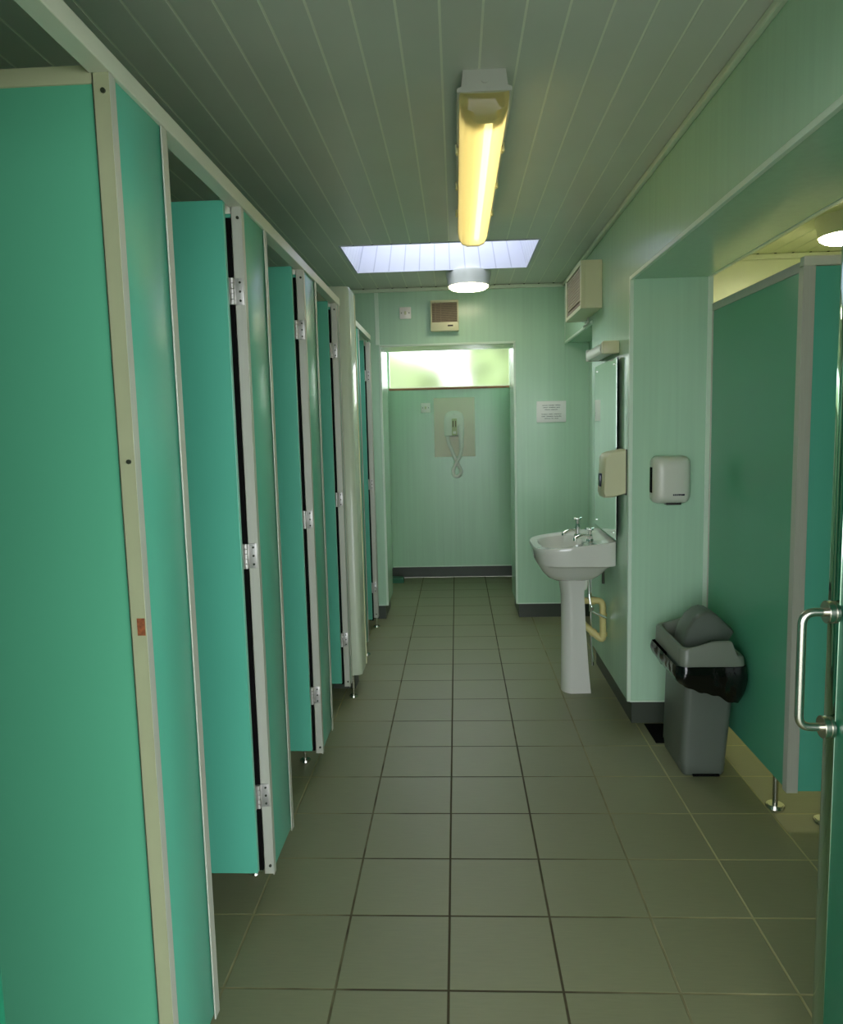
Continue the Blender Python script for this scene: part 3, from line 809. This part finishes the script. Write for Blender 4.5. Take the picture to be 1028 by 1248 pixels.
    # waste and supply pipes behind the pedestal
    bm = bmesh.new(); cyl(bm, (.745, cy_ - .06, .73), (.745, cy_ - .06, .66), .02, n=18); cyl(bm, (.745, cy_ - .06, .75), (.745, cy_ - .06, .72), .026, n=18)
    tube(bm, bend([(.745, cy_ - .06, .66), (.742, cy_ - .06, .60), (.70, cy_ - .05, .57)], .03), .016, 12)
    obj('trap', bm, M['white'], t, smooth=True)
    bm = bmesh.new(); tube(bm, bend([(.72, cy_ - .015, .512), (.842, cy_ - .015, .512), (.846, cy_ - .015, .278), (.74, cy_ + .01, .375)], .035), .0185, 14)
    for p, q in (((.775, cy_ - .015, .512), (.80, cy_ - .015, .512)), ((.844, cy_ - .015, .44), (.844, cy_ - .015, .42)), ((.846, cy_ - .015, .33), (.846, cy_ - .015, .31)), ((.80, cy_ - .004, .32), (.785, cy_, .333))):
        cyl(bm, p, q, .0225, n=18)
    obj('waste_pipe', bm, M['pvc'], t, smooth=True)
    bm = bmesh.new()
    tube(bm, bend([(.765, cy_ - .03, .78), (.765, cy_ - .03, .55), (.775, cy_ - .05, .46), (.86, cy_ - .05, .42)], .03), .0075, 10)
    tube(bm, bend([(.79, cy_ + .05, .78), (.79, cy_ + .05, .30), (.80, cy_ + .05, .12)], .03), .0075, 10)
    cyl(bm, (.775, cy_ - .05, .50), (.775, cy_ - .05, .46), .014, n=14); cyl(bm, (.775, cy_ - .075, .48), (.775, cy_ - .045, .48), .010, n=14)
    obj('supply_pipe', bm, M['chrome'], t, smooth=True)
    bm = bmesh.new(); tube(bm, [(.852, cy_ + .02, .76), (.852, cy_ + .02, .60)], .008, 10); cyl(bm, (.83, cy_ - .02, .752), (.83, cy_ - .02, .725), .018, n=16)
    obj('bracket', bm, M['screw'], t, smooth=True)
basin()

# ------------------------------------------------------------------ bin
def bin_():
    t = thing('swing_bin', 'grey plastic swing-top bin by the pier, its lid tipped open', 'bin', (1.07, 3.21, 0))
    bm = bmesh.new(); rings = []
    def rr(x0, x1, y0, y1, r, z): return [(x, y, z) for x, y in rrect(x0, x1, y0, y1, r)]
    rings += [rr(.985, 1.150, 3.065, 3.345, .02, 0), rr(.978, 1.157, 3.058, 3.352, .026, .012), rr(.974, 1.161, 3.054, 3.356, .028, .05), rr(.970, 1.160, 3.056, 3.354, .028, .055), rr(.984, 1.190, 3.034, 3.36, .03, .50)]
    # open top: inner skin
    rings += [rr(.989, 1.184, 3.040, 3.354, .027, .50), rr(.985, 1.150, 3.07, 3.35, .02, .06)]
    loft(bm, rings); obj('body', bm, M['bin'], t, smooth=True)
    bm = bmesh.new(); box(bm, 1.02, 1.13, 3.050, 3.06, .0, .008); obj('foot_recess', bm, M['black'], t)
    # rim with curved side walls and a notch at the wall side
    def top(x):
        u = (x - .948) / .266
        if u > .80: return .532 if u > .86 else .532 + (.596 - .532) * (.86 - u) / .06
        return .566 + .030 * math.sin(min(1, u / .62) * PI / 2) ** 2 * (1 if u < .62 else 1)
    ol = []
    P = rrect(.948, 1.214, 3.005, 3.425, .032, 6)
    # subdivide the straight runs
    for i in range(len(P)):
        a, b = Vector(P[i]), Vector(P[(i + 1) % len(P)]); n = max(1, int((b - a).length / .012))
        for k in range(n): ol.append(a.lerp(b, k / n))
    c = Vector((1.081, 3.215))
    def off(s, zf): 
        out = []
        for p in ol:
            d = p - c; q = c + Vector((d.x * (1 - s / .133), d.y * (1 - s / .21))); out.append((q.x, q.y, zf(p.x)))
        return out
    bm = bmesh.new()
    loft(bm, [off(.012, lambda x: .492), off(0, lambda x: .492), off(0, lambda x: .50), off(.002, lambda x: top(x) - .008), off(.008, lambda x: top(x)), off(.020, lambda x: top(x)), off(.026, lambda x: top(x) - .01), off(.030, lambda x: .50)], (False, False))
    obj('rim', bm, M['binrim'], t, smooth=True)
    # lid: a curved flap on a side-to-side pivot, tipped so its mouth faces the corridor
    prof = [(.988, .535), (.995, .590), (1.008, .632), (1.036, .676), (1.062, .698), (1.090, .707), (1.114, .702), (1.136, .690), (1.166, .660), (1.196, .634), (1.208, .615), (1.176, .560), (1.156, .558), (1.140, .578), (1.113, .584), (1.08, .572), (1.04, .545)]
    bm = bmesh.new()
    rings = []
    for y, s in ((3.125, .90), (3.131, .97), (3.145, 1.), (3.25, 1.), (3.265, .93)):
        rings.append([(1.08 + (x - 1.08) * s, y, .585 + (z - .60) * s) for x, z in prof])
    loft(bm, rings); obj('lid', bm, M['bin'], t, smooth=True)
    # liner
    bm = bmesh.new(); rings = []
    for j in range(9):
        u = j / 8; r = []
        for i, p in enumerate(ol):
            d = p - c; nn = noise.noise(Vector((p.x * 22, p.y * 22, u * 2))) 
            zlow = .415 - .085 * max(0, min(1, (p.x - .92) / .28)) + .012 * nn
            z = .4915 * (1 - u) + zlow * u
            bul = .003 + .014 * math.sin(u * PI) + .009 * nn * math.sin(u * PI) - .016 * u
            bx = .012 if (p.x < .95) else 0
            r.append((p.x + (bul + bx * (1 - u * .5)) * (1 if d.x > 0 else -1) * min(1, abs(d.x) / .1) , p.y + bul * (1 if d.y > 0 else -1) * min(1, abs(d.y) / .1), z))
        rings.append(r)
    loft(bm, rings, (False, False))
    tag(obj('bin_liner', bm, M['bag'], smooth=True), 'black plastic liner folded over the top of the grey bin', 'bin bag')
bin_()
tag(one('floor_mat', M['black'], .953, 1.16, 3.385, 3.605, 0, .004), 'small black square pad on the floor behind the grey bin', 'pad')

# ------------------------------------------------------------------ entrance door, open against the right side
def entrance_door():
    X = .803
    t = thing('entrance_door', 'dark green entrance door standing open at the right edge of the view', 'door', (X + .02, NY, 0))
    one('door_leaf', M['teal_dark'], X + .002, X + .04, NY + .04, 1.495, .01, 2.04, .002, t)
    one('edge_plate', M['polish'], X, X + .042, 1.488, 1.535, .01, 2.04, .002, t)
    bm = bmesh.new(); hx = X - .066; y = 1.50; z0, z1 = .868, 1.108
    tube(bm, bend([(X - .012, y, z1), (hx, y, z1), (hx, y, z0), (X - .012, y, z0)], .028, 8), .0088, 18)
    h = obj('pull_handle', bm, M['steel'], t, smooth=True)
    for z in (z0, z1):
        bm = bmesh.new(); cyl(bm, (X, y, z), (X - .008, y, z), .023, n=30, bev=.001); cyl(bm, (X - .008, y, z), (X - .0095, y, z), .0215, n=30); cyl(bm, (X - .0095, y, z), (X - .0215, y, z), .0232, n=30, bev=.0015)
        obj('handle_rose', bm, M['steel'], h, smooth=True)
entrance_door()

# unseen slab behind the camera, added to cut sky light on the near floor
bm = bmesh.new(); box(bm, -1.6, 2.4, -1.5, NY - .12, 2.45, 2.52); struct(obj('sky_blocker', bm, M['ground']))
# ------------------------------------------------------------------ light
W = bpy.data.worlds.new('World'); SC.world = W; W.use_nodes = True
nt = W.node_tree; bg = nt.nodes['Background']
sky = nt.nodes.new('ShaderNodeTexSky'); sky.sky_type = 'HOSEK_WILKIE'; sky.turbidity = 6; sky.sun_direction = Vector((.5, .45, .75)).normalized(); sky.ground_albedo = .4
mx = nt.nodes.new('ShaderNodeMix'); mx.data_type = 'RGBA'; mx.inputs['Factor'].default_value = .82
mx.inputs['B'].default_value = (.93, .96, 1., 1)
nt.links.new(sky.outputs[0], mx.inputs['A']); nt.links.new(mx.outputs['Result'], bg.inputs[0]); bg.inputs[1].default_value = 7.5
def portal(name, loc, rot, sx, sy):
    a = bpy.data.lights.new(name, 'AREA'); a.shape = 'RECTANGLE'; a.size = sx; a.size_y = sy
    a.cycles.is_portal = True
    o = bpy.data.objects.new(name, a); COL.objects.link(o); o.location = loc; o.rotation_euler = rot
portal('SkylightPortal', ((SX0 + SX1) / 2, (SY0 + SY1) / 2, H1 + .03), (0, 0, 0), SX1 - SX0 - .1, SY1 - SY0)
portal('DoorPortal', (.24, NY - .14, 1.06), (PI / 2, 0, PI), 1.23, 2.12)

# ------------------------------------------------------------------ camera
cam = bpy.data.cameras.new('Camera'); co = bpy.data.objects.new('Camera', cam); COL.objects.link(co); SC.camera = co
cam.sensor_fit = 'HORIZONTAL'; cam.sensor_width = 36; cam.lens = 36 * 909.534 / 1028; cam.clip_start = .02
R_ = Vector((.99863021, .0461999, -.0245615)); U_ = Vector((.01907638, .11562811, .99310938)); F_ = Vector((-.04872155, .99221757, -.1145884))
co.matrix_world = Matrix(((R_.x, U_.x, -F_.x, .0490458), (R_.y, U_.y, -F_.y, 0), (R_.z, U_.z, -F_.z, 1.4988), (0, 0, 0, 1)))
SC.view_settings.view_transform = 'Standard'; SC.view_settings.look = 'None'; SC.view_settings.gamma = 1
SC.view_settings.exposure = 0.15
